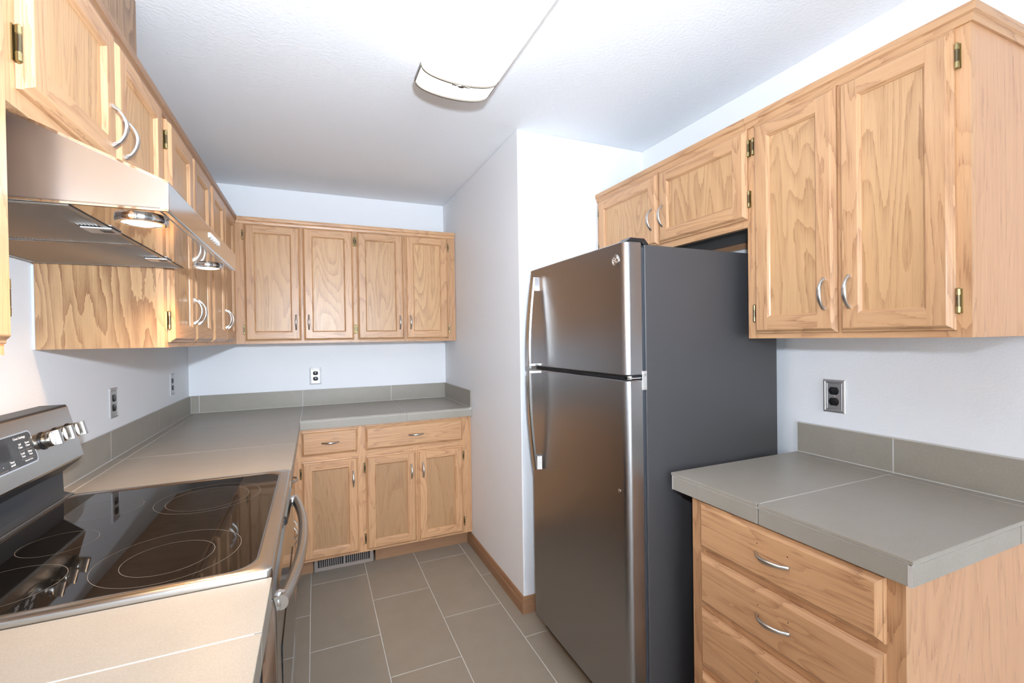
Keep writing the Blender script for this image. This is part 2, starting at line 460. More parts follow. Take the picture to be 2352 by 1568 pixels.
# --- back wall: x 0.3116 -> 1.69
bx = XF
wall_cabinet('long oak wall cabinet with four doors over the corner counter on the back wall', (bx, -XF, 0), 0, XP - bx - 0.003, ZU0, ZU1, XF - 0.001,
    [(0.359 - bx, 0.672 - bx, DB, DT, 'L', 'low'), (0.684 - bx, 0.989 - bx, DB, DT, 'R', 'low'),
     (1.011 - bx, 1.318 - bx, DB, DT, 'L', 'low'), (1.329 - bx, 1.632 - bx, DB, DT, 'R', 'low')],
    [(0, 0.060), (0.355, 0.385), (0.668, 0.709), (0.992, 1.030), (1.305, XP - bx - 0.003)], crown_kw={'red': False})
# --- left wall, local x = world y
y0 = -1.7535
wall_cabinet('oak wall cabinet with four doors beyond the range hood, plywood end facing the range', (XF, y0, 0), PI / 2, -y0 - XF - 0.0005, ZU0, ZU1, XF - 0.001,
    [(-1.722 - y0, -1.420 - y0, DB, DT, 'L', 'low'), (-1.410 - y0, -1.104 - y0, DB, DT, 'R', 'low'),
     (-1.062 - y0, -0.757 - y0, DB, DT, 'L', 'low'), (-0.747 - y0, -0.440 - y0, DB, DT, 'R', 'low')],
    [(0, 0.045), (0.32, 0.36), (0.640, 0.700), (0.98, 1.02), (1.30, -y0 - XF - 0.0005)], crown_kw={}, side=OAK_SIDE)
lw = bpy.data.objects['wall_cabinet.001']
mb = MB(); mb.box(-0.0035, -0.0002, XF - 0.006, XF - 0.0005, ZU0, 1.615, CAULK); mb.build('caulk_line', lw)
yr = -2.548
wall_cabinet('short two-door oak wall cabinet directly above the range hood', (XF, yr, 0), PI / 2, y0 - yr - 0.001, 1.765, ZU1, XF - 0.001,
    [(-2.520 - yr, -2.160 - yr, 1.796, DT, 'L', 'low', 1.881), (-2.150 - yr, -1.800 - yr, 1.796, DT, 'R', 'low', 1.879)],
    [(0, 0.045), (0.375, 0.41), (0.735, y0 - yr - 0.001)], crown_kw={}, rail=0.036)
yn = -3.35
wall_cabinet('oak wall cabinet at the left picture edge, nearest the camera, brass hinge beside its door', (XF, yn, 0), PI / 2, -2.5645 - yn, ZU0, ZU1, XF - 0.001,
    [(-3.325 - yn, -2.965 - yn, DB, DT, 'L', 'low'), (-2.953 - yn, -2.577 - yn, DB, DT, 'R', 'low')],
    [(0, 0.045), (0.37, 0.41), (0.74, -2.5645 - yn)], crown_kw={})
# --- right wall, local x = -world y
xr = XR - XF
yA, yB, yC = -1.434, -2.3595, -2.9585
wall_cabinet('short two-door oak wall cabinet above the refrigerator', (xr, yA, 0), -PI / 2, yA - yB - 0.001, 1.762, ZU1, XF - 0.001,
    [(0.025, 0.477, 1.788, DT, 'L', 'low', 1.903), (0.487, 0.931, 1.788, DT, 'R', 'low', 1.903)],
    [(0, 0.045), (0.46, 0.50), (0.905, yA - yB - 0.001)], under=GREY_LAM, crown_kw={'red': False})
wall_cabinet('tall two-door oak wall cabinet above the tiled counter at the right', (xr, yB, 0), -PI / 2, yB - yC, ZU0, ZU1, XF - 0.001,
    [(0.034, 0.304, DB, DT, 'L', 'low'), (0.312, 0.572, DB, DT, 'R', 'low')],
    [(0, 0.045), (0.285, 0.325), (0.545, yB - yC)], crown_kw={'red': False, 'end_r': True, 'depth': XF - 0.001})

# wooden box hiding the hood's duct, between cabinet top and ceiling
mb = MB(); mb.box(0.0005, 0.262, -2.46, -1.775, 2.146, CH - 0.0005, OAK_SIDE)
tag(mb.build('duct_cover'), 'plain oak duct box on top of the hood cabinet, reaching the ceiling', 'duct cover')

# ------------------------------------------------------------------ base cabinets
ZB0, ZB1 = 0.100, 0.8715
def base_cabinet(label, loc, rz, w, depth, doors, drawers, stiles, side=OAK_PALE, toe=True, toe_x=None, holes=False, rails=None, name='base_cabinet', over=0.0):
    c = empty(name, label, 'cabinet', loc, rz, 'oak base cabinets')
    mb = MB(); mb.box(0, w, 0.0192, depth, ZB0, ZB1, side, mz=OAK_D, my=OAK_V)
    mb.build('body', c)
    r = []
    xs = sorted(stiles)
    zz = rails or [(ZB0, ZB0 + 0.035), (0.672, 0.724), (ZB1 - 0.022, ZB1)]
    for (a, b), (a2, b2) in zip(xs, xs[1:]): r += [(b, a2, p, q) for p, q in zz]
    face_frame(c, w, ZB0, ZB1, stiles, r)
    if toe:
        for a, b in (toe_x or [(0, w)]):
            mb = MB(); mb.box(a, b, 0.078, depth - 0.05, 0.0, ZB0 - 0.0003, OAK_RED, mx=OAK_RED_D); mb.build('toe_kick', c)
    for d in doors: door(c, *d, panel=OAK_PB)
    for d in drawers: drawer(c, *d, holes)
    return c
YB = -0.622
bx = 0.6225
base_cabinet('narrow oak base cabinet with one drawer and one door beside the inner corner', (bx, YB, 0), 0, 0.996 - bx, 0.615,
    [(0.665 - bx, 0.975 - bx, 0.112, 0.685, 'L', 'high', 0.557)], [(0.665 - bx, 0.975 - bx, 0.716, 0.858)],
    [(0, 0.06), (0.335, 0.996 - bx)], toe_x=[(0, 0.716 - bx)])
bx = 0.9965
base_cabinet('wide oak base cabinet with one drawer over two doors beside the pantry wall', (bx, YB, 0), 0, XP - bx - 0.002, 0.615,
    [(1.016 - bx, 1.320 - bx, 0.112, 0.680, 'L', 'high', 0.557), (1.331 - bx, 1.628 - bx, 0.112, 0.680, 'R', 'high', 0.557)],
    [(1.016 - bx, 1.628 - bx, 0.716, 0.858)], [(0, 0.035), (0.31, 0.345), (0.60, XP - bx - 0.002)], toe_x=[(1.074 - bx, XP - bx - 0.003)])
y0 = -1.752
base_cabinet('oak base cabinet on the left wall between range and corner', (0.622, y0, 0), PI / 2, -y0 - 0.001, 0.615,
    [(0.035, 0.41, 0.112, 0.680, 'L', 'high', 0.557), (0.421, 0.80, 0.112, 0.680, 'R', 'high', 0.557)], [(0.035, 0.80, 0.716, 0.858)],
    [(0, 0.05), (0.39, 0.44), (0.78, 1.1285)])
yn = -3.30
base_cabinet('oak base cabinet under the near counter, left of the range', (0.622, yn, 0), PI / 2, -2.5165 - yn, 0.615,
    [(0.035, 0.385, 0.112, 0.680, 'L', 'high', 0.557), (0.396, 0.745, 0.112, 0.680, 'R', 'high', 0.557)], [(0.035, 0.745, 0.716, 0.858)],
    [(0, 0.05), (0.37, 0.41), (0.72, -2.5165 - yn)])
yR = -2.396
base_cabinet('oak base cabinet with a stack of four drawers under the right counter', (1.852, yR, 0), -PI / 2, 2.973 - 2.396, 0.615,
    [], [(0.040, 0.543, 0.722, 0.864), (0.040, 0.543, 0.550, 0.702), (0.040, 0.543, 0.352, 0.530), (0.040, 0.543, 0.128, 0.332)],
    [(0, 0.05), (0.525, 2.973 - 2.396)], holes=True, name='drawer_cabinet',
    rails=[(ZB0, ZB0 + 0.035), (0.325, 0.36), (0.525, 0.555), (0.695, 0.73), (ZB1 - 0.02, ZB1)])

# ------------------------------------------------------------------ tiled worktops
ZC, ZT, G = 0.928, 0.0095, 0.003
def tile(mb, x0, x1, y0, y1, z0, z1, m=TILE_C): 
    mb.box(x0, x1, y0, y1, z0, z1, m)
ZS = 1.039
def worktop(label, build_core, build_tiles):
    mb = MB(); build_core(mb); build_tiles(mb)
    return mb

# corner worktop
c = empty('worktop', 'long grey tiled L-shaped worktop in the far corner beyond the range', 'worktop', (0, 0, 0))
mb = MB()
XE, YE = 0.6625, -0.647
mb.box(0.001, XE - 0.011, -1.752, -0.001, 0.872, ZC - 0.0006, GROUT)
mb.box(XE - 0.011, XP - 0.001, YE + 0.011, -0.001, 0.872, ZC - 0.0006, GROUT)
ys = [-1.753, -1.255, -0.6485, -0.011]
for a, b in zip(ys, ys[1:]):
    mb.box(0.0115, 0.0495, a + G / 2, b - G / 2, ZC - ZT, ZC, TILE_C)
    mb.box(0.0525, XE - (0 if b < -0.6 else G / 2), a + G / 2, b - G / 2, ZC - ZT, ZC, TILE_C)
xs = [XE + 0.002, 1.2645, XP - 0.0125]
for a, b in zip(xs, xs[1:]): mb.box(a + G / 2, b - G / 2, YE, -0.0125, ZC - ZT, ZC, TILE_C)
# front edge strips
mb.box(XE - 0.010, XE - 0.001, -1.7525, YE + 0.002, 0.872, ZC - ZT - 0.002, TILE_C)
for a, b in zip([XE - 0.002, 1.2645, XP - 0.001], [1.2615, XP - 0.001]): mb.box(a, b, YE + 0.001, YE + 0.010, 0.872, ZC - ZT - 0.002, TILE_C)
mb.build('surface', c, bevel=0.0008, seg=1)
mb = MB()
for a, b in zip(ys, ys[1:]): mb.box(0.001, 0.010, a + G / 2 + (0 if a > -1.7 else 0), b - G / 2 + (0.0 if b < -0.1 else 0.0), ZC + 0.002, ZS, TILE_C)
bxs = [0.0105, 0.0565, 0.664, 1.267, XP - 0.001]
for a, b in zip(bxs, bxs[1:]): mb.box(a + G / 2, b - G / 2, -0.010, -0.001, ZC + 0.002, ZS, TILE_C)
mb.box(XP - 0.0105, XP - 0.001, YE + 0.002, -0.012, ZC + 0.002, ZS, TILE_C)
mb.box(0.001, 0.0096, -1.752, -0.001, ZC - 0.001, ZS - 0.0012, GROUT); mb.box(0.0096, XP - 0.001, -0.0096, -0.001, ZC - 0.001, ZS - 0.0012, GROUT)
mb.box(XP - 0.0101, XP - 0.001, YE + 0.004, -0.008, ZC - 0.001, ZS - 0.0012, GROUT)
mb.build('backsplash', c, bevel=0.0008, seg=1)
mb = MB()
mb.box(XE - 0.003, XE - 0.0004, -1.7525, YE, ZC - ZT - 0.0025, ZC - ZT, GROUT); mb.box(XE - 0.003, XP - 0.001, YE + 0.0004, YE + 0.003, ZC - ZT - 0.0025, ZC - ZT, EDGE)
mb.build('edge_grout', c)

# near worktop
c = empty('worktop', 'pale lit tiled worktop in the near left corner, before the range', 'worktop', (0, 0, 0))
mb = MB(); yn0, yn1 = -3.31, -2.5165
mb.box(0.001, XE - 0.011, yn0, yn1 - 0.0005, 0.872, ZC - 0.0006, GROUT)
ys = [yn0, -2.698, yn1]
for a, b in zip(ys, ys[1:]):
    mb.box(0.0115, 0.0495, a + G / 2, b - (0 if b == yn1 else G / 2), ZC - ZT, ZC, TILE_C)
    mb.box(0.0525, XE, a + G / 2, b - (0 if b == yn1 else G / 2), ZC - ZT, ZC, TILE_C)
    mb.box(XE - 0.010, XE - 0.001, a + G / 2, b - G / 2, 0.872, ZC - ZT - 0.002, TILE_C)
mb.build('surface', c, bevel=0.0008, seg=1)
mb = MB()
for a, b in zip(ys, ys[1:]): mb.box(0.001, 0.010, a + G / 2, b - G / 2, ZC + 0.002, ZS, TILE_C)
mb.box(0.001, 0.0096, yn0, yn1, ZC - 0.001, ZS - 0.0012, GROUT)
mb.build('backsplash', c, bevel=0.0008, seg=1)

# right worktop
c = empty('worktop', 'small grey tiled worktop on the drawer cabinet at the right', 'worktop', (0, 0, 0))
mb = MB(); X0, Y1, Y0 = 1.829, -2.326, -2.996
mb.box(X0 + 0.010, XR - 0.001, Y0 + 0.010, Y1 - 0.002, 0.872, ZC - 0.0006, GROUT)
ys = [Y0, -2.649, Y1]
for a, b in zip(ys, ys[1:]):
    a2, b2 = a + (0 if a == Y0 else G / 2), b - (0 if b == Y1 else G / 2)
    mb.box(X0, 2.4195, a2, b2, ZC - ZT, ZC, TILE_C)
    mb.box(2.4225, XR - 0.0125, a2, b2, ZC - ZT, ZC, TILE_C)
    mb.box(X0 + 0.002, X0 + 0.010, a2 + (0.009 if a == Y0 else 0), b2 - (0.006 if b == Y1 else 0), 0.872, ZC - ZT - 0.0025, TILE_C)
for a, b in ((X0 + 0.003, 2.2875), (2.2905, XR - 0.001)): mb.box(a, b, Y0 + 0.002, Y0 + 0.010, 0.872, ZC - ZT - 0.0025, TILE_C)
mb.build('surface', c, bevel=0.0012, seg=2)
mb = MB()
mb.box(X0 + 0.0022, X0 + 0.011, Y0 + 0.0025, Y0 + 0.0105, 0.8718, ZC - ZT - 0.0025, EDGE)
mb.box(X0 + 0.0022, X0 + 0.011, Y1 - 0.0075, Y1 - 0.002, 0.8718, ZC - ZT - 0.0025, EDGE)
mb.box(X0 + 0.003, X0 + 0.008, Y0 + 0.004, Y1 - 0.002, ZC - ZT - 0.003, ZC - ZT, GROUT)
mb.box(X0 + 0.003, XR - 0.001, Y0 + 0.003, Y0 + 0.008, ZC - ZT - 0.003, ZC - ZT, GROUT)
mb.build('edge_grout', c)
mb = MB()
for a, b in ((Y0 + 0.004, -2.6465), (-2.6435, Y1)): mb.box(XR - 0.0105, XR - 0.001, a, b, ZC + 0.002, ZS, TILE_C)
mb.box(XR - 0.0101, XR - 0.001, Y0 + 0.005, Y1 - 0.001, ZC - 0.001, ZS - 0.001, GROUT); mb.box(XR - 0.0085, XR - 0.001, Y0 + 0.004, Y1 - 0.001, ZS - 0.001, ZS + 0.0035, EDGE)
mb.build('backsplash', c, bevel=0.0008, seg=1)

# ------------------------------------------------------------------ floor register in the toe kick
v = empty('floor_register', 'taupe slotted heating register set into the toe kick under the narrow base cabinet', 'vent', (0.7215, -0.5445, 0.0))
mb = MB(); w, h = 0.338, 0.098
fr = 0.020
mb.box(0, w, -0.008, 0, 0.001, 0.022, VENT_T); mb.box(0, w, -0.008, 0, h - 0.014, h, VENT_T)
mb.box(0, fr, -0.008, 0, 0.022, h - 0.014, VENT_T); mb.box(w - fr, w, -0.008, 0, 0.022, h - 0.014, VENT_T)
mb.box(w / 2 - 0.006, w / 2 + 0.006, -0.008, 0, 0.022, h - 0.014, VENT_T)
mb.build('frame', v, bevel=0.0015)
mb = MB(); mb.box(fr, w - fr, -0.0012, -0.0002, 0.020, h - 0.012, DARK); mb.build('backing', v)
for sx0 in (fr, w / 2 + 0.006):
    for k in range(1, 12):
        x = sx0 + (w / 2 - 0.006 - fr) * k / 12.0
        mb = MB(); mb.box(x - 0.0022, x + 0.0022, -0.0055, -0.0012, 0.021, h - 0.013, VENT_T); mb.build('slat', v)

# ------------------------------------------------------------------ outlets
def outlet(label, loc, rz, w=0.076, h=0.119, group='nickel wall outlets'):
    o = empty('wall_outlet', label, 'outlet', loc, rz, group)
    mb = MB()
    ls = [(0, -0.0005), (0, -0.003), (0.002, -0.0055), (0.0065, -0.0065), (0.0080, -0.0045), (0.0105, -0.0040), (0.0118, -0.0052), (0.0135, -0.0052), (0.0150, -0.0042)]
    for (i0, y0), (i1, y1) in zip(ls, ls[1:]):
        A = [(-w/2 + i0, y0, -h/2 + i0), (w/2 - i0, y0, -h/2 + i0), (w/2 - i0, y0, h/2 - i0), (-w/2 + i0, y0, h/2 - i0)]
        B = [(-w/2 + i1, y1, -h/2 + i1), (w/2 - i1, y1, -h/2 + i1), (w/2 - i1, y1, h/2 - i1), (-w/2 + i1, y1, h/2 - i1)]
        for k in range(4): mb.face([A[k], A[(k + 1) % 4], B[(k + 1) % 4], B[k]], PLATE)
    i, y = ls[-1]
    mb.face([(-w/2 + i, y, -h/2 + i), (w/2 - i, y, -h/2 + i), (w/2 - i, y, h/2 - i), (-w/2 + i, y, h/2 - i)], PLATE)
    mb.face([(-w/2, -0.0005, -h/2), (-w/2, -0.0005, h/2), (w/2, -0.0005, h/2), (w/2, -0.0005, -h/2)], PLATE)
    mb.build('plate', o)
    for s in (-1, 1):
        mb = MB(); r, hh = 0.0172, 0.0138; pts = []
        a0 = math.asin(hh / r)
        for k in range(11): pts.append((r * math.cos(-a0 + 2 * a0 * k / 10), r * math.sin(-a0 + 2 * a0 * k / 10)))
        for k in range(11): pts.append((-r * math.cos(-a0 + 2 * a0 * k / 10), -r * math.sin(-a0 + 2 * a0 * k / 10)))
        zc = s * 0.0195
        mb.rings([[(x, -0.0040, z + zc) for x, z in pts], [(x, -0.0062, z + zc) for x, z in pts], [(x * 0.95, -0.0067, z * 0.95 + zc) for x, z in pts]], BLACK)
        rec = mb.build('receptacle', o, smooth=40)
        mb = MB()
        for sx, hl in ((-0.0062, 0.0042), (0.0062, 0.0035)): mb.box(sx - 0.0009, sx + 0.0009, -0.0070, -0.0066, zc + 0.002 - hl, zc + 0.002 + hl, DARK)
        mb.lathe([(0.0024, 0), (0.0024, 0.0003)], (0, -0.0067, zc - 0.0078), (0, -1, 0), DARK, 12)
        mb.build('slots', rec)
    mb = MB(); mb.lathe([(0.0032, 0), (0.0032, 0.0012), (0.002, 0.0018)], (0, -0.0042, 0), (0, -1, 0), NICKEL, 14); mb.build('screw', o, smooth=40)
    return o
outlet('nickel duplex outlet on the left wall, nearer the range', (0, -1.200, 1.1465), PI / 2)
outlet('nickel duplex outlet on the left wall near the back corner', (0, -0.377, 1.149), PI / 2)
outlet('nickel duplex outlet on the back wall under the wall cabinets', (0.748, 0, 1.1345), 0)
outlet('nickel duplex outlet on the right wall above the small worktop', (XR, -2.459, 1.155), -PI / 2)

# ------------------------------------------------------------------ range hood
HY0, HY1 = -2.513, -1.7545
hd = empty('range_hood', 'stainless under-cabinet range hood above the range, with two lit lamps', 'range hood', (0, HY0, 1.619))
HL = HY1 - HY0
mb = MB()
sec = [(0.0005, 0.004), (0.0005, 0.1455), (0.298, 0.1455), (0.508, 0.0555), (0.510, 0.052), (0.510, 0.002), (0.506, 0.0), (0.497, 0.0), (0.495, 0.004)]
mb.prism(sec, 'y', 0, HL, SS_HOOD, cap=False)
for y in (0, HL): mb.face([(x, y, z) for x, z in sec], SS_SIDE)
mb.build('canopy', hd, bevel=0.0025, seg=2)
mb = MB()      # rolled light edge along the near side and the lower rim
mb.rings([[(x, -0.0012, z) for x, z in ((0.30, 0.1400), (0.509, 0.0500), (0.509, 0.0545), (0.30, 0.1450))], [(x, 0.001, z) for x, z in ((0.30, 0.1400), (0.509, 0.0500), (0.509, 0.0545), (0.30, 0.1450))]], CHROME)
mb.box(0.01, 0.509, -0.0010, 0.001, 0.0005, 0.004, CHROME)
mb.build('rim', hd)
mb = MB(); mb.box(0.372, 0.494, 0.006, HL - 0.006, 0.0008, 0.0038, SS_MIRROR); mb.build('lamp_panel', hd)
mb = MB()
for k, (ya, yb) in enumerate(((0.010, 0.366), (0.372, HL - 0.010))):
    mb = MB(); n = 58
    mb.box(0.012, 0.368, ya, yb, 0.0022, 0.0038, FILTER)
    for a, b in ((0.012, 0.022), (0.358, 0.368)): mb.box(a, b, ya, yb, -0.0005, 0.0022, FILTER)
    for a, b in ((ya, ya + 0.008), (yb - 0.008, yb)): mb.box(0.022, 0.358, a, b, -0.0005, 0.0022, FILTER)
    for q in range(n):
        x = 0.024 + (0.332) * q / (n - 1)
        mb.prism([(x - 0.0016, 0.0022), (x, 0.0002), (x + 0.0016, 0.0022)], 'y', ya + 0.008, yb - 0.008, FILTER)
    f = mb.build('grease_filter', hd)
    mb = MB(); yc = -2.312 - HY0 if k == 0 else -1.935 - HY0
    mb.box(0.322, 0.372, yc - 0.026, yc + 0.026, -0.0035, -0.0005, PLATE); mb.box(0.348, 0.366, yc - 0.012, yc + 0.012, -0.0042, -0.0034, GASKET)
    mb.build('latch', f, bevel=0.001)
for yc in (-2.428 - HY0, -1.843 - HY0):
    mb = MB(); mb.lathe([(0.030, 0.003), (0.041, 0.003), (0.0415, -0.004), (0.039, -0.0075), (0.031, -0.0075), (0.030, -0.004)], (0.447, yc, 0), (0, 0, 1), CHROME, 40, cap=False)
    lp = mb.build('lamp', hd, smooth=50)
    mb = MB(); mb.lathe([(0.0305, 0.0), (0.0305, -0.006), (0.022, -0.0085), (0.008, -0.009)], (0.447, yc, 0), (0, 0, 1), PUCK, 40); mb.build('lens', lp, smooth=60)
    l = bpy.data.lights.new('hood_lamp', 'SPOT'); lo = bpy.data.objects.new('hood_lamp', l); COL.objects.link(lo)
    l.energy = PUCK_W * 5; l.color = PUCK_COL; l.shadow_soft_size = 0.028; l.spot_size = math.radians(150); l.spot_blend = 0.8
    lo.location = (0.447, HY0 + yc, 1.619 - 0.014)
mb = MB()
for k in range(5): 
    y = 0.345 + 0.026 * k
    mb = MB(); mb.box(0.5095, 0.513, y, y + 0.017, 0.026, 0.038, WHITE_PL); mb.build('button', hd, bevel=0.001)

# ------------------------------------------------------------------ range
RY0, RY1 = -2.5125, -1.7555
rg = empty('range', 'stainless slide-in electric range with black glass cooktop between the left worktops', 'range', (0, RY0, 0))
RL = RY1 - RY0
mb = MB(); mb.box(0.012, 0.640, 0.002, RL - 0.002, 0.06, 0.905, GASKET); mb.box(0.05, 0.60, 0.02, RL - 0.02, 0.0, 0.06, DARK); mb.build('body', rg)
def rrect(x0, x1, y0, y1, r0, r1, n=8):
    """rounded rectangle; r0 radius at x0 side, r1 at x1 side"""
    pts = []
    for cx, cy, r, a in ((x1 - r1, y1 - r1, r1, 0), (x0 + r0, y1 - r0, r0, 90), (x0 + r0, y0 + r0, r0, 180), (x1 - r1, y0 + r1, r1, 270)):
        for k in range(n + 1):
            t = math.radians(a + 90 * k / n); pts.append((cx + r * math.cos(t), cy + r * math.sin(t)))
    return pts
out = lambda d, z: [(x, y, z) for x, y in rrect(0.058 + d, 0.6635 - d, -0.001 + d, RL + 0.001 - d, 0.012, 0.014)]
inn = lambda d, z: [(x, y, z) for x, y in rrect(0.085 + d, 0.632 - d, 0.022 + d, RL - 0.022 - d, 0.030, 0.050)]
mb = MB(); mb.rings([out(0.004, 0.905), out(0, 0.915), out(0, 0.936), out(0.002, 0.940), out(0.006, 0.942), inn(-0.004, 0.9425), inn(0, 0.9415), inn(0.003, 0.9395)], SS_RANGE, cap=False)
mb.build('cooktop_frame', rg, smooth=45)
mb = MB(); mb.rings([inn(-0.002, 0.930), inn(-0.002, 0.9398)], GLASS_BLK); gl = mb.build('cooktop', rg)
def ring(x, y, r):
    mb = MB(); n = 72
    A = [(x + math.cos(2*PI*k/n) * r, y - RY0 + math.sin(2*PI*k/n) * r, 0.9401) for k in range(n)]
    B = [(x + math.cos(2*PI*k/n) * (r - 0.0011), y - RY0 + math.sin(2*PI*k/n) * (r - 0.0011), 0.9401) for k in range(n)]
    mb.rings([A, B], RINGM, cap=False); mb.build('burner_ring', gl)
for a in ((0.462, -2.352, 0.128), (0.462, -2.362, 0.080), (0.462, -1.967, 0.128), (0.462, -1.975, 0.100), (0.213, -2.375, 0.088), (0.215, -2.175, 0.068), (0.225, -1.955, 0.080)): ring(*a)
# back guard: neck and tilted console
mb = MB(); mb.prism([(0.012, 0.905), (0.085, 0.905), (0.085, 0.944), (0.074, 0.947), (0.062, 0.952), (0.060, 1.016), (0.012, 1.016)], 'y', 0.0, RL, GASKET)
mb.box(0.062, 0.0845, 0.001, RL - 0.001, 0.9435, 0.9465, SS_RANGE)
mb.build('neck', rg, bevel=0.001)
mb = MB(); mb.prism([(0.012, 1.014), (0.062, 1.013), (0.1065, 1.050), (0.109, 1.056), (0.0735, 1.201), (0.069, 1.2055), (0.012, 1.205)], 'y', -0.001, RL + 0.001, SS_RANGE)
mb.prism([(0.012, 1.0128), (0.062, 1.0118), (0.1060, 1.0490), (0.1045, 1.0502), (0.062, 1.0135), (0.012, 1.0142)], 'y', 0.0, RL, GASKET)
mb.prism([(0.0725, 1.2035), (0.0690, 1.2070), (0.012, 1.2065), (0.012, 1.205), (0.0685, 1.2050)], 'y', 0.0, RL, GASKET)
con = mb.build('console', rg, bevel=0.002, seg=2)
NV = Vector((1, 0, 0.2434)).normalized(); DV = Vector((-0.2434, 0, 1)).normalized()     # console face: outward and up the slope
def conp(y, z, off=0.0):
    p = Vector((0.0722 + (1.205 - z) * 0.2434, y - RY0, z)); return p + NV * off
def knob(y):
    mb = MB(); o = conp(y, 1.1325)
    mb.lathe([(0.0235, 0.0), (0.0235, 0.003), (0.021, 0.0045)], o, NV, BLACK, 32)
    mb.lathe([(0.0195, 0.004), (0.0205, 0.006), (0.0200, 0.020), (0.0185, 0.0225), (0.0, 0.0225)], o, NV, KNOBM, 32, cap=False)
    # grip bar across the knob's face
    side = Vector((0, 1, 0)); pr = [(-0.0065, 0.020), (0.0065, 0.020), (0.0072, 0.036), (0.0050, 0.0395), (-0.0050, 0.0395), (-0.0072, 0.036)]
    rs = [[o + DV * t + side * a + NV * b for a, b in pr] for t in (-0.0195, -0.017, 0.017, 0.0195)]
    mb.rings(rs, KNOBM)
    return mb.build('knob', con, bevel=0.0008, smooth=35)
for y in (-1.930, -1.861, -1.792, -2.407, -2.476): knob(y)
def conrect(name, y0, y1, z0, z1, r, off, mat, thick, parent):
    mb = MB(); pts = rrect(y0, y1, z0, z1, r, r, 6)
    def P(a, b, o): return conp(a, b, o)
    mb.rings([[P(a, b, off) for a, b in pts], [P(a, b, off + thick) for a, b in pts]], mat)
    return mb.build(name, parent, smooth=40)
bez = conrect('display_bezel', -2.345, -1.978, 1.091, 1.171, 0.012, 0.0004, CHROME, 0.0030, con)
dsp = conrect('display', -2.341, -1.983, 1.0945, 1.1675, 0.010, 0.0034, PANEL_GREY, 0.0010, con)
conrect('display_screen', -2.215, -2.080, 1.118, 1.153, 0.003, 0.0044, BLACK, 0.0004, dsp)
def lab(s, y, z, size): text(s, size, conp(y, z, 0.0047), ((0, 1, 0), DV), WHITE_PRINT, dsp)
lab('Oven Settings', -2.030, 1.1585, 0.0085)
lab('Self\nClean', -2.036, 1.140, 0.0072); lab('Steam\nClean', -2.006, 1.140, 0.0072)
lab('Cook\nTime', -2.036, 1.118, 0.0072); lab('Delay\nTime', -2.006, 1.118, 0.0072)
lab('Automatic Oven', -2.020, 1.103, 0.0048); lab('Timer\non/off', -2.083, 1.1075, 0.0072)
lab('-', -2.118, 1.108, 0.012)
mb = MB()
for (ya, yb, z) in ((-2.048, -2.024, 1.128), (-2.018, -1.994, 1.128), (-2.048, -2.024, 1.1075), (-2.018, -1.994, 1.1075), (-2.097, -2.068, 1.0975), (-2.135, -2.105, 1.0975)):
    mb.rings([[conp(ya, z, 0.0046), conp(yb, z, 0.0046), conp(yb, z + 0.0006, 0.0046), conp(ya, z + 0.0006, 0.0046)], [conp(ya, z, 0.0048), conp(yb, z, 0.0048), conp(yb, z + 0.0006, 0.0048), conp(ya, z + 0.0006, 0.0048)]], VENT_T)
mb.build('key_lines', dsp)
# oven front
mb = MB()
sec = [(0.640, 0.255), (0.664, 0.255), (0.669, 0.262), (0.670, 0.60), (0.668, 0.86), (0.664, 0.878), (0.656, 0.886), (0.640, 0.886)]
mb.prism(sec, 'y', 0.003, RL - 0.003, SS_FRONT)
od = mb.build('oven_door', rg, bevel=0.003, seg=2)
mb = MB(); mb.rings([[(x, y, z) for y, z in rrect(0.11, RL - 0.11, 0.37, 0.72, 0.012, 0.012, 5)] for x in (0.6695, 0.6712)], GLASS_BLK); mb.build('oven_window', od)
mb = MB(); mb.box(0.640, 0.6580, 0.004, RL - 0.004, 0.8885, 0.9045, SS_FRONT)
for k in range(9): mb.box(0.6575, 0.6588, 0.08 + k * 0.07, 0.112 + k * 0.07, 0.894, 0.899, DARK)
mb.build('vent_strip', rg, bevel=0.001)
mb = MB(); mb.prism([(0.640, 0.07), (0.662, 0.07), (0.667, 0.078), (0.667, 0.238), (0.662, 0.246), (0.640, 0.246)], 'y', 0.003, RL - 0.003, SS_FRONT); mb.build('storage_drawer', rg, bevel=0.003)
mb = MB(); yb = -2.118 - RY0
mb.prism([(0.652, yb - 0.014), (0.664, yb - 0.014), (0.670, yb), (0.664, yb + 0.014), (0.652, yb + 0.014)], 'z', 0.884, 0.900, BLACK); mb.build('door_latch', rg, bevel=0.001)
# big bowed handle
mb = MB(); rs = []; N = 36
for i in range(N + 1):
    t = -1 + 2 * i / N; y = RL / 2 + 0.010 + t * 0.335
    xo = 0.7215 - 0.034 * abs(t) ** 2.1
    w, hh = 0.0130, 0.0160
    ring_ = []
    for k in range(14):
        a = 2 * PI * k / 14; ring_.append((xo - w + w * math.cos(a), y, 0.845 + hh * math.sin(a)))
    rs.append(ring_)
mb.rings(rs, SS_RANGE)
hb = mb.build('handle', od, smooth=50)
for s in (-1, 1):
    mb = MB(); yc = RL / 2 + 0.010 + s * 0.318
    mb.lathe([(0.0185, 0.0), (0.0185, 0.010), (0.0170, 0.012), (0.0165, 0.018)], (0.662, yc, 0.845), (1, 0, 0), CHROME, 24); mb.build('handle_post', hb, smooth=40)

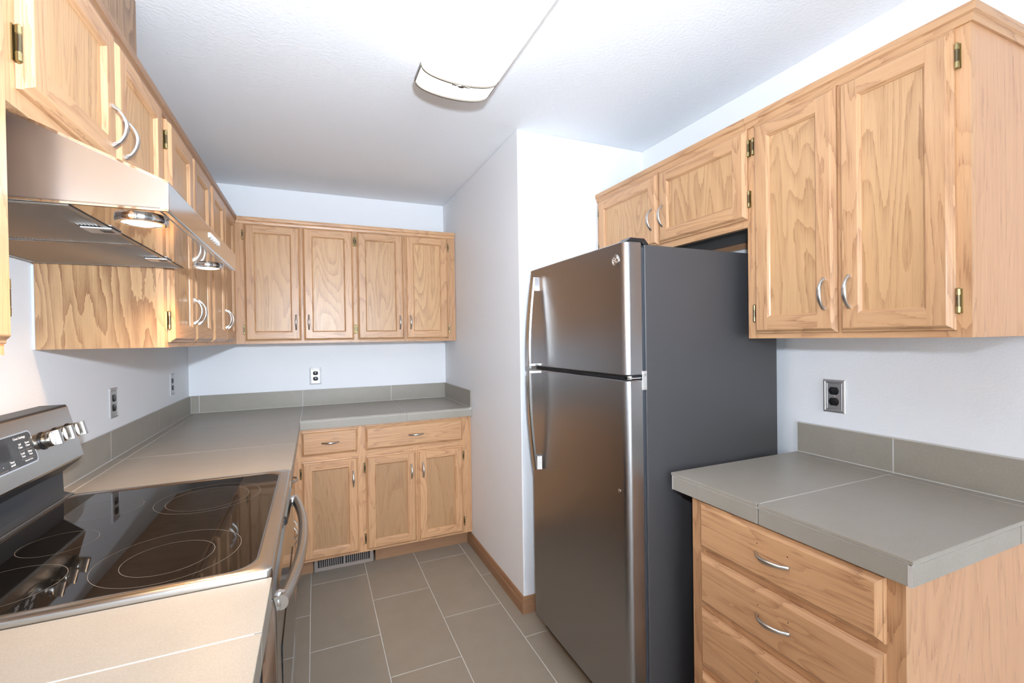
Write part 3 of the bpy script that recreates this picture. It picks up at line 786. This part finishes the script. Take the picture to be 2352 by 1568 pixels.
# ------------------------------------------------------------------ refrigerator
FY0, FY1 = -2.300, -1.592       # near and far side
fg = empty('refrigerator', 'stainless top-freezer refrigerator with charcoal sides against the pantry corner', 'refrigerator', (0, 0, 0))
mb = MB(); mb.box(1.752, 2.385, FY0, FY1, 0.02, 1.686, FRIDGE_SIDE); bd = mb.build('body', fg, bevel=0.004, seg=3)
mb = MB(); mb.box(1.739, 1.752, FY0 + 0.006, FY1 - 0.006, 0.10, 1.676, GASKET); mb.build('door_gasket', fg)
def fdoor(z0, z1, name):
    r1, r2 = 0.024, 0.012; xf, xb = 1.672, 1.738; pts = []
    n = 10
    pts.append((xb, FY0 + 0.001)); 
    for k in range(n + 1):
        a = PI / 2 * k / n; pts.append((xf + r1 - r1 * math.sin(a), FY0 + 0.001 + r1 - r1 * math.cos(a)))
    for k in range(1, 8):       # very slight crown of the front sheet
        t = k / 8; pts.append((xf - 0.004 * math.sin(PI * t) * 0.5, FY0 + r1 + (FY1 - FY0 - r1 - r2) * t))
    for k in range(n + 1):
        a = PI / 2 * k / n; pts.append((xf + r2 - r2 * math.cos(a), FY1 - 0.001 - r2 + r2 * math.sin(a)))
    pts.append((xb, FY1 - 0.001))
    sh = lambda d: [(x + (d if x < xb - 0.001 else 0), y + (d if y < FY0 + r1 else (-d if y > FY1 - r2 else 0))) for x, y in pts]
    mb = MB()
    mb.rings([[(x, y, z0) for x, y in sh(0.003)], [(x, y, z0 + 0.003) for x, y in sh(0)], [(x, y, z1 - 0.003) for x, y in sh(0)], [(x, y, z1) for x, y in sh(0.003)]], SS_DOOR)
    return mb.build(name, fg, smooth=35)
fz = fdoor(1.254, 1.693, 'freezer_door')
fd = fdoor(0.098, 1.238, 'refrigerator_door')
mb = MB(); mb.box(1.690, 1.745, FY0 + 0.02, FY1 - 0.02, 1.239, 1.253, DARK); mb.build('door_gap', fg)
mb = MB(); mb.box(1.725, 1.752, FY0 + 0.01, FY1 - 0.01, 0.02, 0.092, DARK); mb.build('base_grille', fg)
for x in (1.80, 2.33):
    for y in (FY0 + 0.06, FY1 - 0.06):
        mb = MB(); mb.lathe([(0.02, 0), (0.02, 0.02)], (x, y, 0.0), (0, 0, 1), BLACK, 16); mb.build('foot', fg)
# middle hinge and top hinge cover
mb = MB(); mb.box(1.735, 1.7535, FY0 - 0.0025, FY0 + 0.002, 1.205, 1.268, CHROME); mb.box(1.690, 1.74, FY0 + 0.004, FY0 + 0.034, 1.2425, 1.2465, CHROME)
mb.lathe([(0.010, 0), (0.010, 0.012)], (1.700, FY0 + 0.020, 1.240), (0, 0, 1), CHROME, 18)
for z in (1.214, 1.258): mb.lathe([(0.004, 0), (0.003, 0.003)], (1.745, FY0 - 0.002, z), (0, -1, 0), NICKEL, 12)
mb.build('hinge', fg, bevel=0.0006)
mb = MB(); mb.prism([(1.684, 1.694), (1.700, 1.7065), (1.756, 1.7065), (1.772, 1.690), (1.772, 1.6865), (1.752, 1.6865), (1.745, 1.694)], 'y', FY0 + 0.004, FY0 + 0.055, BLACK)
mb.build('hinge_cover', fg, bevel=0.0015)
mb = MB(); mb.lathe([(0.007, 0), (0.007, 0.003), (0.003, 0.004)], (1.795, FY0 + 0.02, 1.686), (0, 0, 1), CHROME, 14); mb.build('screw_cap', fg)
def fhandle(parent, zt, zb, up):
    """bowed flat bar; 'up' is the end with the big chrome bracket"""
    yc = -1.672; N = 24; rs = []
    for i in range(N + 1):
        s = i / N                                    # 0 at bracket end, 1 at the split between the doors
        z = (zt + (zb - zt) * s) if up else (zb + (zt - zb) * s)
        xo = 1.641 - 0.0275 * math.sin(min(1, s * 1.15) * PI / 2)
        w, th = 0.0135, 0.0125
        rs.append([(xo + th, yc - w, z), (xo + 0.003, yc - w, z), (xo, yc - w + 0.004, z), (xo, yc + w - 0.004, z), (xo + 0.003, yc + w, z), (xo + th, yc + w, z)])
    mb = MB(); mb.rings(rs, SS_RANGE); h = mb.build('handle', parent, smooth=30)
    mb = MB(); z1, z2 = (zt - 0.062, zt) if up else (zb, zb + 0.062)
    mb.prism([(1.648, yc - 0.0135), (1.6735, yc - 0.020), (1.6735, yc + 0.016), (1.648, yc + 0.0135)], 'z', z1, z2, CHROME); mb.build('bracket', h, bevel=0.002)
    mb = MB(); z1, z2 = (zb, zb + 0.012) if up else (zt - 0.012, zt)
    mb.prism([(1.617, yc - 0.0135), (1.6735, yc - 0.024), (1.6735, yc + 0.016), (1.617, yc + 0.0135)], 'z', z1, z2, CHROME); mb.build('mount', h, bevel=0.002)
fhandle(fz, 1.652, 1.256, True)
fhandle(fd, 1.236, 0.792, False)
# round maker's badge on the freezer door and the lock button below
by, bz = -2.252, 1.637; bxx = 1.6715
mb = MB(); mb.lathe([(0.0185, 0.0), (0.0185, 0.002), (0.0172, 0.003), (0.0160, 0.0022), (0.0, 0.0022)], (bxx, by, bz), (-1, 0, 0), NICKEL, 40, cap=False)
bdg = mb.build('badge', fz, smooth=30)
def curl(pts, r=0.0009):
    mb_ = []
    for k in range(len(pts)):
        a = pts[max(0, k - 1)]; b = pts[min(len(pts) - 1, k + 1)]
        d = Vector((0, b[0] - a[0], b[1] - a[1])).normalized(); nn = Vector((0, -d.z, d.y))
        c = Vector((bxx - 0.0026, by - pts[k][0], bz + pts[k][1]))
        nn.y = -nn.y
        mb_.append([c + nn * r, c + Vector((-0.0008, 0, 0)), c - nn * r, c + Vector((0.0006, 0, 0))])
    return mb_
mb = MB()
def arc(cx, cy, r, a0, a1, n=14): return [(cx + r * math.cos(math.radians(a0 + (a1 - a0) * k / n)), cy + r * math.sin(math.radians(a0 + (a1 - a0) * k / n))) for k in range(n + 1)]
mb.rings(curl(arc(0, 0, 0.0142, 0, 345, 40), 0.0006), CHROME)
mb.rings(curl(arc(-0.0038, 0.0022, 0.0046, 30, 330)), CHROME); mb.rings(curl([(-0.0002, 0.0008), (-0.0008, -0.003), (-0.0028, -0.0066), (-0.0058, -0.0078), (-0.0075, -0.006)]), CHROME)
mb.rings(curl(arc(0.0046, 0.0036, 0.0034, 20, 280)), CHROME); mb.rings(curl(arc(0.0046, -0.0036, 0.0042, 90, 350)), CHROME)
for k in range(4): mb.rings(curl(arc(0.0112 * math.cos(PI / 2 * k + 0.78), 0.0112 * math.sin(PI / 2 * k + 0.78), 0.0018, 0, 260, 8), 0.0006), CHROME)
mb.build('monogram', bdg)
mb = MB(); mb.lathe([(0.006, 0), (0.006, 0.0015), (0.004, 0.0025)], (1.6715, -2.257, 0.868), (-1, 0, 0), NICKEL, 18); mb.build('door_button', fd, smooth=40)

# ------------------------------------------------------------------ ceiling light
LX0, LX1, LY0, LY1 = 1.092, 1.369, -3.10, -1.870
lt = empty('ceiling_light', 'long white ceiling light with nickel end bands, switched on', 'ceiling light', ((LX0 + LX1) / 2, LY1, CH))
hw = (LX1 - LX0) / 2; LL = LY0 - LY1
DROP, SAG = 0.113, 0.040
def under(y, d=0.0, n=20):      # the bowed underside, corner to corner
    return [(hw * math.cos(PI * k / n), y, -DROP - d - SAG * math.sin(PI * k / n) ** 0.9) for k in range(n + 1)]
mb = MB()
def sect(y): return under(y) + [(-hw, y, -DROP + 0.006), (-hw + 0.030, y, -DROP + 0.034), (hw - 0.030, y, -DROP + 0.034), (hw, y, -DROP + 0.006)]
mb.rings([sect(-0.004), sect(LL + 0.004)], TUBE); mb.build('diffuser', lt, smooth=50)
mb = MB(); mb.box(-0.088, 0.088, LL + 0.05, -0.05, -DROP + 0.034, -0.0005, WHITE_PL); mb.build('ceiling_pan', lt, bevel=0.004)
def band(y, wd, hh):
    mb = MB(); o, i = under(y, hh), under(y, -0.004)
    ring4 = [[(p[0], y - wd / 2, p[2]), (p[0], y + wd / 2, p[2]), (q[0], y + wd / 2, q[2]), (q[0], y - wd / 2, q[2])] for p, q in zip(o, i)]
    mb.rings(ring4, BAND); return mb.build('end_band', lt, smooth=40)
for y, wd, hh in ((-0.003, 0.006, 0.005), (-0.104, 0.006, 0.005), (LL + 0.104, 0.006, 0.005), (LL + 0.003, 0.006, 0.005)): band(y, wd, hh)
for y in (-0.104, LL + 0.104):
    mb = MB(); zz = -DROP - SAG - 0.006
    mb.lathe([(0.001, -0.032), (0.004, -0.030), (0.0022, -0.026), (0.0035, -0.019), (0.0022, -0.013), (0.0062, -0.007), (0.0068, 0.0), (0.0062, 0.007), (0.0022, 0.013), (0.0035, 0.019), (0.0022, 0.026), (0.004, 0.030), (0.001, 0.032)], (0, y, zz), (1, 0, 0), BAND, 16)
    mb.build('finial', lt, smooth=60)
for s_ in (-1, 1):
    for ya, yb in ((-0.003, -0.104), (LL + 0.104, LL + 0.003)):
        mb = MB(); mb.box(s_ * hw - 0.003, s_ * hw + 0.003, min(ya, yb), max(ya, yb), -DROP - 0.006, -DROP + 0.006, BAND); mb.build('side_rail', lt)
